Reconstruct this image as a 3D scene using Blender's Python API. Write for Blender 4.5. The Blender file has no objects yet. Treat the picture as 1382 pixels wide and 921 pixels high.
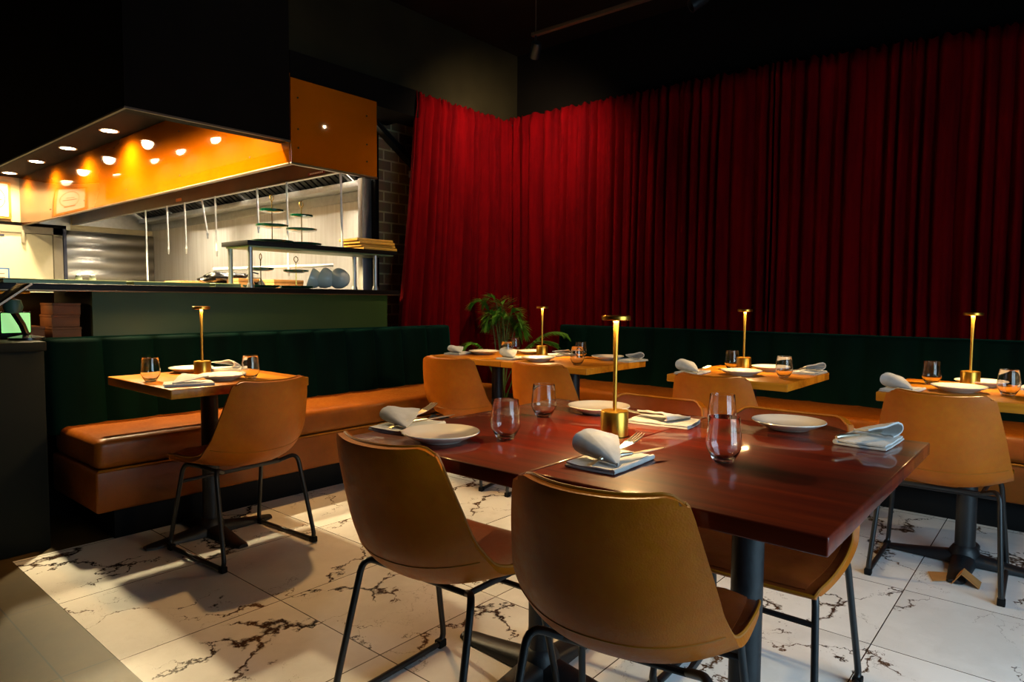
import bpy, bmesh, math, random
from mathutils import Vector, Matrix, noise
random.seed(7)
PI = math.pi
SC = bpy.context.scene
COL = SC.collection

# ------------------------------------------------------------------ materials
def s2l(c):
    return c / 12.92 if c <= 0.04045 else ((c + 0.055) / 1.055) ** 2.4
def rgb(r, g, b):
    return (s2l(r / 255), s2l(g / 255), s2l(b / 255), 1)
MATS = {}
class NT:
    def __init__(s, name):
        s.m = bpy.data.materials.new(name); s.m.use_nodes = True
        s.t = s.m.node_tree; s.b = s.t.nodes['Principled BSDF']
    def n(s, typ, **kw):
        nd = s.t.nodes.new(typ)
        for k, v in kw.items():
            if k.startswith('i_'):
                nd.inputs[k[2:].replace('_', ' ')].default_value = v
            else:
                setattr(nd, k, v)
        return nd
    def l(s, a, b): s.t.links.new(a, b)
    def ramp(s, fac, stops):
        r = s.n('ShaderNodeValToRGB'); e = r.color_ramp.elements
        while len(e) > 1: e.remove(e[-1])
        e[0].position = stops[0][0]; e[0].color = stops[0][1]
        for p, c in stops[1:]:
            x = e.new(p); x.color = c
        s.l(fac, r.inputs['Fac']); return r
    def mix(s, fac, a, b, mode='MIX'):
        x = s.n('ShaderNodeMix', data_type='RGBA', blend_type=mode)
        for sock, v in ((x.inputs[0], fac), (x.inputs[6], a), (x.inputs[7], b)):
            if hasattr(v, 'type') and hasattr(v, 'links'): s.l(v, sock)
            else: sock.default_value = v
        return x.outputs[2]
    def math(s, op, a, b=0.0):
        x = s.n('ShaderNodeMath', operation=op)
        for i, v in enumerate((a, b)):
            if hasattr(v, 'links'): s.l(v, x.inputs[i])
            else: x.inputs[i].default_value = v
        return x.outputs[0]
    def obj(s): return s.n('ShaderNodeTexCoord').outputs['Object']
    def world(s): return s.n('ShaderNodeNewGeometry').outputs['Position']
    def bump(s, h, strength=0.2, dist=0.01):
        b = s.n('ShaderNodeBump', i_Strength=strength, i_Distance=dist)
        s.l(h, b.inputs['Height']); s.l(b.outputs[0], s.b.inputs['Normal'])
    def set(s, **kw):
        for k, v in kw.items(): s.b.inputs[k.replace('_', ' ')].default_value = v
        return s

def simple(name, col, rough=0.5, metal=0.0, var=0.15, scale=12, bump=0.0, **kw):
    t = NT(name).set(Roughness=rough, Metallic=metal, **kw)
    nz = t.n('ShaderNodeTexNoise', i_Scale=scale, i_Detail=4.0)
    t.l(t.obj(), nz.inputs['Vector'])
    d = tuple(c * (1 - var) for c in col[:3]) + (1,)
    h = tuple(min(1, c * (1 + var)) for c in col[:3]) + (1,)
    r = t.ramp(nz.outputs['Fac'], [(0.3, d), (0.7, h)])
    t.l(r.outputs[0], t.b.inputs['Base Color'])
    if bump: t.bump(nz.outputs['Fac'], bump, 0.004)
    MATS[name] = t.m; return t.m

def emis(name, col, strength):
    t = NT(name).set(Base_Color=col, Emission_Color=col, Emission_Strength=strength)
    MATS[name] = t.m; return t.m

def leather(name, a, b, rough=0.42):
    t = NT(name).set(Roughness=rough)
    t.b.inputs['Specular IOR Level'].default_value = 0.28
    co = t.obj()
    n1 = t.n('ShaderNodeTexNoise', i_Scale=5.0, i_Detail=5.0, i_Roughness=0.6); t.l(co, n1.inputs['Vector'])
    n2 = t.n('ShaderNodeTexNoise', i_Scale=60.0, i_Detail=3.0); t.l(co, n2.inputs['Vector'])
    v = t.n('ShaderNodeTexVoronoi', i_Scale=260.0); t.l(co, v.inputs['Vector'])
    r = t.ramp(n1.outputs['Fac'], [(0.3, a), (0.72, b)])
    c = t.mix(0.18, r.outputs[0], n2.outputs['Color'], 'SOFT_LIGHT')
    t.l(c, t.b.inputs['Base Color'])
    rr = t.ramp(n2.outputs['Fac'], [(0.3, (rough - .06,) * 3 + (1,)), (0.7, (rough + .1,) * 3 + (1,))])
    t.l(rr.outputs[0], t.b.inputs['Roughness'])
    t.bump(v.outputs['Distance'], 0.12, 0.002)
    MATS[name] = t.m; return t.m

def wood(name, a, b, c, rough=0.3, coat=0.0, axis='Y', scale=1.0):
    t = NT(name).set(Roughness=rough, Coat_Weight=coat, Coat_Roughness=0.07)
    t.b.inputs['Specular IOR Level'].default_value = 0.15
    co = t.obj()
    mp = t.n('ShaderNodeMapping')
    mp.inputs['Scale'].default_value = (22 * scale, 1.6 * scale, 22 * scale) if axis == 'Y' else (1.6 * scale, 22 * scale, 22 * scale)
    t.l(co, mp.inputs['Vector'])
    n1 = t.n('ShaderNodeTexNoise', i_Scale=1.0, i_Detail=8.0, i_Roughness=0.65, i_Distortion=0.6); t.l(mp.outputs[0], n1.inputs['Vector'])
    # staves: butcher block strips
    sp = t.n('ShaderNodeSeparateXYZ'); t.l(co, sp.inputs[0])
    st = t.math('FLOOR', t.math('MULTIPLY', sp.outputs[0 if axis == 'Y' else 1], 16.0))
    wn = t.n('ShaderNodeTexWhiteNoise', noise_dimensions='1D'); t.l(st, wn.inputs['W'])
    f = t.math('ADD', t.math('MULTIPLY', n1.outputs['Fac'], 0.75), t.math('MULTIPLY', wn.outputs['Value'], 0.28))
    r = t.ramp(f, [(0.25, a), (0.5, b), (0.75, c)])
    t.l(r.outputs[0], t.b.inputs['Base Color'])
    t.bump(n1.outputs['Fac'], 0.07, 0.003)
    MATS[name] = t.m; return t.m

def velvet(name, a, b, sheen_tint, rough=0.8, sheen=0.6):
    t = NT(name).set(Roughness=rough, Sheen_Weight=sheen, Sheen_Roughness=0.4, Sheen_Tint=sheen_tint)
    t.b.inputs['Specular IOR Level'].default_value = 0.04
    mp = t.n('ShaderNodeMapping'); mp.inputs['Scale'].default_value = (9, 9, 1.2); t.l(t.obj(), mp.inputs['Vector'])
    nz = t.n('ShaderNodeTexNoise', i_Scale=1.0, i_Detail=6.0, i_Roughness=0.6); t.l(mp.outputs[0], nz.inputs['Vector'])
    r = t.ramp(nz.outputs['Fac'], [(0.3, a), (0.7, b)])
    t.l(r.outputs[0], t.b.inputs['Base Color'])
    f = t.n('ShaderNodeTexNoise', i_Scale=300.0, i_Detail=2.0); t.l(t.obj(), f.inputs['Vector'])
    t.bump(f.outputs['Fac'], 0.1, 0.002)
    MATS[name] = t.m; return t.m

leather('chair_leather', rgb(156, 78, 2), rgb(190, 102, 6), 0.42)
leather('seat_leather', rgb(104, 42, 10), rgb(132, 58, 14), 0.42)
leather('bench_leather', rgb(124, 62, 8), rgb(150, 80, 14), 0.38)
simple('piping_leather', rgb(158, 92, 8), 0.5, Specular_IOR_Level=0.3)
wood('dark_wood', rgb(52, 9, 1), rgb(84, 18, 1), rgb(120, 36, 3), 0.5, 0.55, 'Y')
wood('amber_wood', rgb(146, 84, 14), rgb(190, 118, 26), rgb(214, 144, 42), 0.36, 0.15, 'Y')
velvet('green_velvet', rgb(1, 14, 11), rgb(2, 26, 20), (0.03, 0.4, 0.28, 1), 0.8, 0.12)
velvet('red_velvet', rgb(70, 0, 4), rgb(104, 1, 6), (0.9, 0.03, 0.03, 1), 0.95, 0.0)
simple('black_metal', rgb(22, 24, 26), 0.38, 0.0, 0.2, 30)
simple('cast_iron', rgb(24, 27, 30), 0.45, 0.0, 0.3, 40, 0.3)
simple('rubber', rgb(8, 9, 10), 0.7, Specular_IOR_Level=0.2)
simple('brass', rgb(214, 160, 62), 0.32, 1.0, 0.06, 90)
simple('gold', rgb(224, 180, 80), 0.25, 1.0, 0.05)
simple('steel', rgb(196, 196, 192), 0.42, 1.0, 0.08, 20)
simple('cutlery_steel', rgb(222, 212, 190), 0.34, 1.0, 0.04)
simple('dark_steel', rgb(46, 46, 46), 0.4, 0.8)
simple('ceramic', rgb(226, 218, 206), 0.18, 0.0, 0.03, 6, Coat_Weight=0.5)
simple('white_ceramic', rgb(222, 220, 208), 0.25, 0.0, 0.03)
simple('green_glaze', rgb(4, 66, 44), 0.15, 0.0, 0.3, Coat_Weight=0.6)
simple('black_paint', rgb(9, 7, 6), 0.85, 0.0, 0.25, 4, Specular_IOR_Level=0.08)
simple('ceiling_paint', rgb(22, 15, 10), 0.85, 0.0, 0.35, 3, Specular_IOR_Level=0.1)
simple('olive_paint', rgb(34, 30, 18), 0.85, 0.0, 0.25, 3, Specular_IOR_Level=0.1)
simple('counter_green', rgb(42, 66, 16), 0.55, 0.0, 0.12, 3)
simple('dark_counter', rgb(13, 11, 10), 0.5, Specular_IOR_Level=0.2)
simple('station_paint', rgb(20, 22, 15), 0.7, 0.0, 0.2, 3, Specular_IOR_Level=0.15)
simple('cream_paint', rgb(226, 208, 160), 0.7, 0.0, 0.04)
simple('door_paint', rgb(232, 222, 190), 0.5, 0.0, 0.03)
simple('door_frame_paint', rgb(168, 158, 138), 0.5, 0.0, 0.05)
simple('slate_paint', rgb(66, 70, 92), 0.5)
simple('off_white', rgb(232, 226, 208), 0.6, 0.0, 0.03)
simple('paper', rgb(238, 232, 214), 0.8, 0.0, 0.02)
simple('ink', rgb(120, 100, 70), 0.8)
simple('blue_border', rgb(70, 120, 190), 0.7)
simple('picture_gilt', rgb(200, 150, 70), 0.5)
simple('seal_orange', rgb(220, 130, 60), 0.7)
simple('cardboard', rgb(176, 122, 64), 0.8, 0.0, 0.12, 20)
simple('dark_cardboard', rgb(120, 70, 34), 0.7, 0.0, 0.15, 14)
simple('board_wood', rgb(206, 150, 52), 0.5, 0.0, 0.12, 26)
simple('black_plastic', rgb(16, 16, 18), 0.25)
simple('tray_green', rgb(130, 146, 104), 0.4, 0.2)
simple('sticker_red', rgb(150, 32, 24), 0.5)
simple('white_enamel', rgb(230, 232, 228), 0.3)
simple('copper', rgb(150, 92, 40), 0.3, 0.85, 0.2, 5)
simple('leaf', rgb(84, 140, 34), 0.5, 0.0, 0.3, 20)
simple('leaf_stem', rgb(70, 100, 40), 0.5)
simple('pot', rgb(44, 40, 38), 0.6)
simple('soil', rgb(40, 28, 20), 0.9, 0.0, 0.4, 60)
simple('terminal_green', rgb(60, 92, 74), 0.5)
simple('pipe_paint', rgb(70, 54, 38), 0.5)
simple('window_frame_paint', rgb(30, 30, 30), 0.5)
simple('band_metal', rgb(120, 98, 72), 0.3, 0.75, 0.12, 3)

def m_amber():
    t = NT('amber_acrylic').set(Roughness=0.06, Coat_Weight=0.6, Coat_Roughness=0.03)
    nz = t.n('ShaderNodeTexNoise', i_Scale=2.0, i_Detail=3.0); t.l(t.obj(), nz.inputs['Vector'])
    r = t.ramp(nz.outputs['Fac'], [(0.3, rgb(158, 76, 1)), (0.7, rgb(174, 88, 2))])
    t.l(r.outputs[0], t.b.inputs['Base Color'])
    MATS['amber_acrylic'] = t.m
m_amber()

def m_glass():
    t = NT('clear_glass').set(Base_Color=(1, 1, 1, 1), Roughness=0.0, IOR=1.45, Transmission_Weight=1.0)
    MATS['clear_glass'] = t.m
m_glass()

def m_linen():
    t = NT('linen').set(Roughness=0.9, Sheen_Weight=0.2)
    co = t.obj()
    w1 = t.n('ShaderNodeTexWave', i_Scale=260.0, bands_direction='X'); t.l(co, w1.inputs['Vector'])
    w2 = t.n('ShaderNodeTexWave', i_Scale=260.0, bands_direction='Y'); t.l(co, w2.inputs['Vector'])
    nz = t.n('ShaderNodeTexNoise', i_Scale=18.0, i_Detail=4.0); t.l(co, nz.inputs['Vector'])
    r = t.ramp(nz.outputs['Fac'], [(0.3, rgb(172, 172, 170)), (0.7, rgb(198, 198, 196))])
    t.l(r.outputs[0], t.b.inputs['Base Color'])
    t.bump(t.math('ADD', w1.outputs['Fac'], w2.outputs['Fac']), 0.15, 0.001)
    MATS['linen'] = t.m
m_linen()

def m_marble():
    t = NT('marble_tiles').set(Roughness=0.22)
    P = t.world()
    sp = t.n('ShaderNodeSeparateXYZ'); t.l(P, sp.inputs[0])
    X = t.math('DIVIDE', t.math('SUBTRACT', sp.outputs[0], 0.743), 0.5485)
    Y = t.math('DIVIDE', t.math('SUBTRACT', sp.outputs[1], 0.468), 0.5805)
    fx, fy = t.math('FLOOR', X), t.math('FLOOR', Y)
    cb = t.n('ShaderNodeCombineXYZ'); t.l(fx, cb.inputs[0]); t.l(fy, cb.inputs[1])
    wn = t.n('ShaderNodeTexWhiteNoise', noise_dimensions='3D'); t.l(cb.outputs[0], wn.inputs['Vector'])
    off = t.n('ShaderNodeVectorMath', operation='SCALE'); t.l(wn.outputs['Color'], off.inputs[0]); off.inputs['Scale'].default_value = 40.0
    vv = t.n('ShaderNodeVectorMath', operation='ADD'); t.l(P, vv.inputs[0]); t.l(off.outputs[0], vv.inputs[1])
    dn = t.n('ShaderNodeTexNoise', i_Scale=2.6, i_Detail=7.0, i_Roughness=0.62); t.l(vv.outputs[0], dn.inputs['Vector'])
    ds = t.n('ShaderNodeVectorMath', operation='SCALE'); t.l(dn.outputs['Color'], ds.inputs[0]); ds.inputs['Scale'].default_value = 0.75
    v2 = t.n('ShaderNodeVectorMath', operation='ADD'); t.l(vv.outputs[0], v2.inputs[0]); t.l(ds.outputs[0], v2.inputs[1])
    mp = t.n('ShaderNodeMapping'); mp.inputs['Rotation'].default_value = (0, 0, 0.5); mp.inputs['Scale'].default_value = (1.0, 1.9, 1); t.l(v2.outputs[0], mp.inputs['Vector'])
    vo = t.n('ShaderNodeTexVoronoi', feature='DISTANCE_TO_EDGE', i_Scale=1.15); t.l(mp.outputs[0], vo.inputs['Vector'])
    mk = t.n('ShaderNodeTexNoise', i_Scale=3.4, i_Detail=3.0); t.l(vv.outputs[0], mk.inputs['Vector'])
    width = t.math('MULTIPLY', t.math('MAXIMUM', t.math('SUBTRACT', mk.outputs['Fac'], 0.45), 0.0), 0.16)
    vein = t.math('DIVIDE', vo.outputs['Distance'], t.math('ADD', width, 0.0006))
    vr = t.ramp(vein, [(0.25, (1, 1, 1, 1)), (1.0, (0, 0, 0, 1))])
    # secondary hairline
    vo2 = t.n('ShaderNodeTexVoronoi', feature='DISTANCE_TO_EDGE', i_Scale=3.6); t.l(v2.outputs[0], vo2.inputs['Vector'])
    mk2 = t.n('ShaderNodeTexNoise', i_Scale=2.3, i_Detail=2.0); t.l(v2.outputs[0], mk2.inputs['Vector'])
    w2 = t.math('MULTIPLY', t.math('MAXIMUM', t.math('SUBTRACT', mk2.outputs['Fac'], 0.56), 0.0), 0.10)
    vr2 = t.ramp(t.math('DIVIDE', vo2.outputs['Distance'], t.math('ADD', w2, 0.0004)), [(0.2, (1, 1, 1, 1)), (1.0, (0, 0, 0, 1))])
    cl = t.n('ShaderNodeTexNoise', i_Scale=2.0, i_Detail=6.0); t.l(v2.outputs[0], cl.inputs['Vector'])
    base = t.ramp(cl.outputs['Fac'], [(0.32, rgb(222, 221, 219)), (0.62, rgb(244, 244, 243))])
    vc = t.ramp(mk2.outputs['Fac'], [(0.35, rgb(38, 36, 38)), (0.65, rgb(92, 66, 44))])
    c1 = t.mix(vr.outputs[0], base.outputs[0], vc.outputs[0])
    c2 = t.mix(t.math('MULTIPLY', vr2.outputs[0], 0.7), c1, rgb(70, 62, 58))
    # grout
    def edge(u, size, g=0.0019):
        f = t.math('FRACT', u)
        d = t.math('MULTIPLY', t.math('MINIMUM', f, t.math('SUBTRACT', 1.0, f)), size)
        return t.math('LESS_THAN', d, g)
    gr = t.math('MAXIMUM', edge(X, 0.5485), edge(Y, 0.5805))
    c3 = t.mix(gr, c2, rgb(66, 58, 50))
    t.l(c3, t.b.inputs['Base Color'])
    MATS['marble_tiles'] = t.m
m_marble()

def m_stone():
    t = NT('stone_tiles').set(Roughness=0.5)
    P = t.world()
    sp = t.n('ShaderNodeSeparateXYZ'); t.l(P, sp.inputs[0])
    X = t.math('DIVIDE', t.math('SUBTRACT', sp.outputs[0], 0.596), 1.16)
    Y = t.math('DIVIDE', t.math('SUBTRACT', sp.outputs[1], 0.497), 0.5805)
    nz = t.n('ShaderNodeTexNoise', i_Scale=3.0, i_Detail=8.0, i_Roughness=0.65); t.l(P, nz.inputs['Vector'])
    r = t.ramp(nz.outputs['Fac'], [(0.3, rgb(46, 34, 10)), (0.7, rgb(76, 58, 18))])
    def edge(u, size, g=0.0024):
        f = t.math('FRACT', u)
        return t.math('LESS_THAN', t.math('MULTIPLY', t.math('MINIMUM', f, t.math('SUBTRACT', 1.0, f)), size), g)
    gr = t.math('MAXIMUM', edge(X, 1.16), edge(Y, 0.5805))
    t.l(t.mix(gr, r.outputs[0], rgb(28, 24, 18)), t.b.inputs['Base Color'])
    t.bump(nz.outputs['Fac'], 0.1, 0.003)
    MATS['stone_tiles'] = t.m
m_stone()

def m_brick():
    t = NT('brick').set(Roughness=0.85)
    co = t.world()
    mp = t.n('ShaderNodeMapping'); mp.inputs['Rotation'].default_value = (PI / 2, 0, 0); t.l(co, mp.inputs['Vector'])
    b = t.n('ShaderNodeTexBrick', i_Scale=1.0, i_Mortar_Size=0.007, i_Brick_Width=0.155, i_Row_Height=0.083, i_Bias=0.0)
    b.inputs['Color1'].default_value = rgb(128, 98, 60); b.inputs['Color2'].default_value = rgb(92, 68, 42); b.inputs['Mortar'].default_value = rgb(160, 142, 100)
    t.l(mp.outputs[0], b.inputs['Vector'])
    nz = t.n('ShaderNodeTexNoise', i_Scale=14.0, i_Detail=6.0); t.l(co, nz.inputs['Vector'])
    t.l(t.mix(0.5, b.outputs['Color'], nz.outputs['Color'], 'SOFT_LIGHT'), t.b.inputs['Base Color'])
    t.bump(t.math('SUBTRACT', nz.outputs['Fac'], t.math('MULTIPLY', b.outputs['Fac'], 2.0)), 0.6, 0.006)
    MATS['brick'] = t.m
m_brick()

def m_ribbed():
    t = NT('ribbed_steel').set(Roughness=0.34, Metallic=1.0)
    co = t.world()
    w = t.n('ShaderNodeTexWave', bands_direction='Z', i_Scale=1.9, i_Distortion=0.0); t.l(co, w.inputs['Vector'])
    r = t.ramp(w.outputs['Fac'], [(0.0, rgb(150, 146, 136)), (0.5, rgb(182, 178, 168)), (1.0, rgb(200, 196, 186))])
    t.l(r.outputs[0], t.b.inputs['Base Color'])
    t.bump(w.outputs['Fac'], 0.6, 0.02)
    MATS['ribbed_steel'] = t.m
    t = NT('wall_steel').set(Roughness=0.42, Metallic=0.35)
    mp = t.n('ShaderNodeMapping'); mp.inputs['Scale'].default_value = (9, 9, 0.4); t.l(t.world(), mp.inputs['Vector'])
    nz = t.n('ShaderNodeTexNoise', i_Scale=3.0, i_Detail=6.0); t.l(mp.outputs[0], nz.inputs['Vector'])
    r = t.ramp(nz.outputs['Fac'], [(0.3, rgb(222, 216, 202)), (0.7, rgb(240, 236, 226))])
    t.l(r.outputs[0], t.b.inputs['Base Color'])
    MATS['wall_steel'] = t.m
m_ribbed()
emis('lamp_glow', (1.0, 0.72, 0.36, 1), 9.0)
emis('downlight_glow', (1.0, 0.86, 0.55, 1), 26.0)
emis('spot_glow', (1.0, 0.82, 0.55, 1), 30.0)
emis('screen_glow', (0.38, 0.85, 0.32, 1), 0.75)
M = MATS

# ------------------------------------------------------------------ mesh helpers
def tag(o, label=None, cat=None, group=None, kind=None):
    if label: o['label'] = label
    if cat: o['category'] = cat
    if group: o['group'] = group
    if kind: o['kind'] = kind
    return o
def thing(name, label, cat, loc=(0, 0, 0), rz=0, group=None):
    o = bpy.data.objects.new(name, None); COL.objects.link(o)
    o.empty_display_size = 0.1; o.location = loc; o.rotation_euler = (0, 0, rz)
    return tag(o, label, cat, group)
def obj(name, bm, mat, parent=None, smooth=True, loc=None, rz=0, angle=40):
    me = bpy.data.meshes.new(name)
    bmesh.ops.recalc_face_normals(bm, faces=bm.faces)
    if smooth:
        for f in bm.faces: f.smooth = True
        ca = math.radians(angle)
        for e in bm.edges:
            if len(e.link_faces) == 2 and e.calc_face_angle(0) > ca: e.smooth = False
    bm.to_mesh(me); bm.free()
    mats = mat if isinstance(mat, (list, tuple)) else [mat]
    for m in mats: me.materials.append(M[m] if isinstance(m, str) else m)
    o = bpy.data.objects.new(name, me); COL.objects.link(o)
    if parent: o.parent = parent
    if loc: o.location = loc
    o.rotation_euler.z = rz
    return o
def single(name, bm, mat, label, cat, loc=(0, 0, 0), rz=0, group=None, **kw):
    return tag(obj(name, bm, mat, None, loc=loc, rz=rz, **kw), label, cat, group)
def struct(name, bm, mat, parent=None, **kw):
    o = obj(name, bm, mat, parent, **kw)
    if not parent: o['kind'] = 'structure'
    return o
def add_box(bm, lo, hi, bevel=0.0, seg=2, mi=0, mtx=None):
    v = [bm.verts.new((x, y, z)) for x in (lo[0], hi[0]) for y in (lo[1], hi[1]) for z in (lo[2], hi[2])]
    fs = [(0, 1, 3, 2), (4, 6, 7, 5), (0, 4, 5, 1), (2, 3, 7, 6), (0, 2, 6, 4), (1, 5, 7, 3)]
    faces = [bm.faces.new([v[i] for i in f]) for f in fs]
    for f in faces: f.material_index = mi
    geo = v
    if bevel:
        es = list({e for f in faces for e in f.edges})
        r = bmesh.ops.bevel(bm, geom=es, offset=bevel, segments=seg, affect='EDGES', profile=0.5)
        geo = list({vv for f in r['faces'] for vv in f.verts} | {x for x in v if x.is_valid})
        for f in r['faces']: f.material_index = mi
    if mtx is not None: bmesh.ops.transform(bm, matrix=mtx, verts=geo)
    return bm
def box(lo, hi, bevel=0.0, seg=2, mtx=None):
    return add_box(bmesh.new(), lo, hi, bevel, seg, 0, mtx)
def add_tube(bm, pts, r, seg=8, closed=False, cap=True):
    pts = [Vector(p) for p in pts]; n = len(pts)
    rs = r if isinstance(r, (list, tuple)) else [r] * n
    rings = []; nrm = None
    for i in range(n):
        if closed: t = (pts[(i + 1) % n] - pts[i - 1]).normalized()
        elif i == 0: t = (pts[1] - pts[0]).normalized()
        elif i == n - 1: t = (pts[-1] - pts[-2]).normalized()
        else: t = ((pts[i + 1] - pts[i]).normalized() + (pts[i] - pts[i - 1]).normalized()).normalized()
        if nrm is None:
            nrm = t.orthogonal().normalized()
        nrm = (nrm - t * nrm.dot(t)).normalized()
        b = t.cross(nrm)
        rings.append([bm.verts.new(pts[i] + (nrm * math.cos(a) + b * math.sin(a)) * rs[i]) for a in (2 * PI * k / seg for k in range(seg))])
    for i in range(n if closed else n - 1):
        A, B = rings[i], rings[(i + 1) % n]
        for k in range(seg):
            try: bm.faces.new((A[k], A[(k + 1) % seg], B[(k + 1) % seg], B[k]))
            except ValueError: pass
    if cap and not closed:
        bm.faces.new(rings[0][::-1]); bm.faces.new(rings[-1])
    return bm
def tube(pts, r, seg=8, **kw): return add_tube(bmesh.new(), pts, r, seg, **kw)
def rounded(pts, rad, n=4, closed=False):
    pts = [Vector(p) for p in pts]; out = []; N = len(pts)
    for i, p in enumerate(pts):
        if not closed and i in (0, N - 1): out.append(p); continue
        a, b = pts[i - 1], pts[(i + 1) % N]
        ra = min(rad, (a - p).length * .45); rb = min(rad, (b - p).length * .45)
        s = p + (a - p).normalized() * ra; e = p + (b - p).normalized() * rb
        for k in range(n + 1):
            t = k / n
            out.append(s * (1 - t) ** 2 + p * 2 * t * (1 - t) + e * t * t)
    return out
def add_lathe(bm, prof, seg=32, c=(0, 0, 0)):
    rings = []
    for r, z in prof:
        if r < 1e-6: rings.append([bm.verts.new((c[0], c[1], c[2] + z))])
        else: rings.append([bm.verts.new((c[0] + r * math.cos(2 * PI * k / seg), c[1] + r * math.sin(2 * PI * k / seg), c[2] + z)) for k in range(seg)])
    for A, B in zip(rings, rings[1:]):
        for k in range(seg):
            q = (k + 1) % seg
            if len(A) == 1 and len(B) == 1: continue
            if len(A) == 1: bm.faces.new((A[0], B[q], B[k]))
            elif len(B) == 1: bm.faces.new((A[k], A[q], B[0]))
            else: bm.faces.new((A[k], A[q], B[q], B[k]))
    return bm
def lathe(prof, seg=32, c=(0, 0, 0)): return add_lathe(bmesh.new(), prof, seg, c)
def grid(f, nu, nv, bm=None):
    bm = bm or bmesh.new()
    V = [[bm.verts.new(f(i / nu, j / nv)) for j in range(nv + 1)] for i in range(nu + 1)]
    for i in range(nu):
        for j in range(nv):
            bm.faces.new((V[i][j], V[i + 1][j], V[i + 1][j + 1], V[i][j + 1]))
    return bm
def solid(bm, t, sub=0):
    """thicken an open sheet into a closed body"""
    bmesh.ops.recalc_face_normals(bm, faces=bm.faces)
    bmesh.ops.solidify(bm, geom=bm.faces[:], thickness=t)
    return bm
def kids(o): return [c for c in bpy.data.objects if c.parent == o]
CH = {}
def copy_tree(o, loc=None, rz=None, label=None, parent=None, group=None):
    c = o.copy(); COL.objects.link(c)
    if parent: c.parent = parent
    if loc is not None: c.location = loc
    if rz is not None: c.rotation_euler = (0, 0, rz)
    if label: c['label'] = label
    if group: c['group'] = group
    for k in CH.get(o.name, None) or kids(o): copy_tree(k, parent=c)
    return c

# ------------------------------------------------------------------ camera (z = 1.12 m, 24 mm lens)
H = 1.12
f_px, pitch, roll, yaw = 899.981, 0.06112, 0.00714, 0.70227
fw = Vector((math.cos(yaw) * math.cos(pitch), math.sin(yaw) * math.cos(pitch), -math.sin(pitch)))
r0 = fw.cross(Vector((0, 0, 1))).normalized(); u0 = r0.cross(fw)
rt = r0 * math.cos(roll) + u0 * math.sin(roll); up = u0 * math.cos(roll) - r0 * math.sin(roll)
cam = bpy.data.cameras.new('camera'); co = bpy.data.objects.new('camera', cam); COL.objects.link(co)
co.matrix_world = Matrix(((rt.x, up.x, -fw.x, 0), (rt.y, up.y, -fw.y, 0), (rt.z, up.z, -fw.z, H), (0, 0, 0, 1)))
cam.sensor_width = 36; cam.lens = f_px / 1382 * 36; cam.clip_start = 0.02
cam.dof.use_dof = False
SC.camera = co

# ------------------------------------------------------------------ the room
RX = 4.80        # curtain wall
LY = 4.02        # brick / kitchen side wall
CZ = 3.35
bm = bmesh.new()
def quad(bm, pts, mi=0):
    f = bm.faces.new([bm.verts.new(p) for p in pts]); f.material_index = mi
add_box(bm, (0.743, -1.55, -0.05), (RX, 3.39, 0), mi=0)
add_box(bm, (-2.2, -1.55, -0.05), (0.743, 3.39, 0), mi=1)
add_box(bm, (-2.2, 3.39, -0.05), (RX, 10.1, 0), mi=1)
struct('floor', bm, ['marble_tiles', 'stone_tiles'], smooth=False)
struct('ceiling', box((-2.2, -1.55, CZ), (RX, 10.1, CZ + .1)), 'ceiling_paint', smooth=False)
struct('wall_right', box((RX, -1.55, 0), (RX + .1, LY + .1, CZ)), 'black_paint', smooth=False)
struct('wall_left', box((3.435, 4.32, 0), (RX, 4.44, 2.56)), 'brick', smooth=False)
struct('trim_1', box((3.398, 4.315, 1.20), (3.434, 4.44, 2.52)), 'black_paint', smooth=False)
struct('wall_upper', box((2.40, LY, 2.70), (RX, LY + .12, CZ)), 'olive_paint', smooth=False)
struct('trim_2', box((2.425, 3.94, 2.52), (3.52, 4.44, 2.72)), 'black_paint', smooth=False)
# bulkhead round the kitchen's recessed ceiling, with its thin pale lip
bm = bmesh.new()
add_box(bm, (1.425, 3.92, 2.135), (2.405, 4.04, CZ))
add_box(bm, (1.425, 4.04, 2.135), (1.46, 9.99, CZ))
struct('trim_3', bm, 'black_paint', smooth=False)
bm = bmesh.new()
add_box(bm, (1.422, 3.917, 2.128), (2.405, 3.932, 2.139))
add_box(bm, (1.422, 3.932, 2.128), (1.437, 9.99, 2.139))
struct('trim_4', bm, 'pipe_paint', smooth=False)
struct('ceiling_kitchen', box((1.46, 4.04, 2.575), (3.95, 9.99, 2.63)), 'ceiling_paint', smooth=False)
struct('wall_far', box((-2.2, 10.0, 0), (RX, 10.1, CZ)), 'cream_paint', smooth=False)
struct('wall_kitchen', box((3.95, 4.44, 0), (4.05, 10.0, CZ)), 'wall_steel', smooth=False)
struct('wall_side', box((-2.3, -1.55, 0), (-2.2, 10.1, CZ)), 'black_paint', smooth=False)
# street side wall with its window, behind the camera's right shoulder
bm = bmesh.new()
WX0, WX1, WZ0, WZ1, WY = 0.7, 2.6, 0.25, 2.0, -1.45
add_box(bm, (-2.2, WY - .1, 0), (WX0, WY, CZ)); add_box(bm, (WX1, WY - .1, 0), (RX, WY, CZ))
add_box(bm, (WX0, WY - .1, 0), (WX1, WY, WZ0)); add_box(bm, (WX0, WY - .1, WZ1), (WX1, WY, CZ))
struct('wall_front', bm, 'black_paint', smooth=False)
bm = bmesh.new()
for i in range(4):
    x = WX0 + (WX1 - WX0) * i / 3; add_box(bm, (x - .05, WY - .08, WZ0), (x + .05, WY, WZ1))
for z in (WZ0, WZ1): add_box(bm, (WX0, WY - .08, z - .03), (WX1, WY, z + .03))
struct('window_1', bm, 'window_frame_paint', smooth=False)

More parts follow.
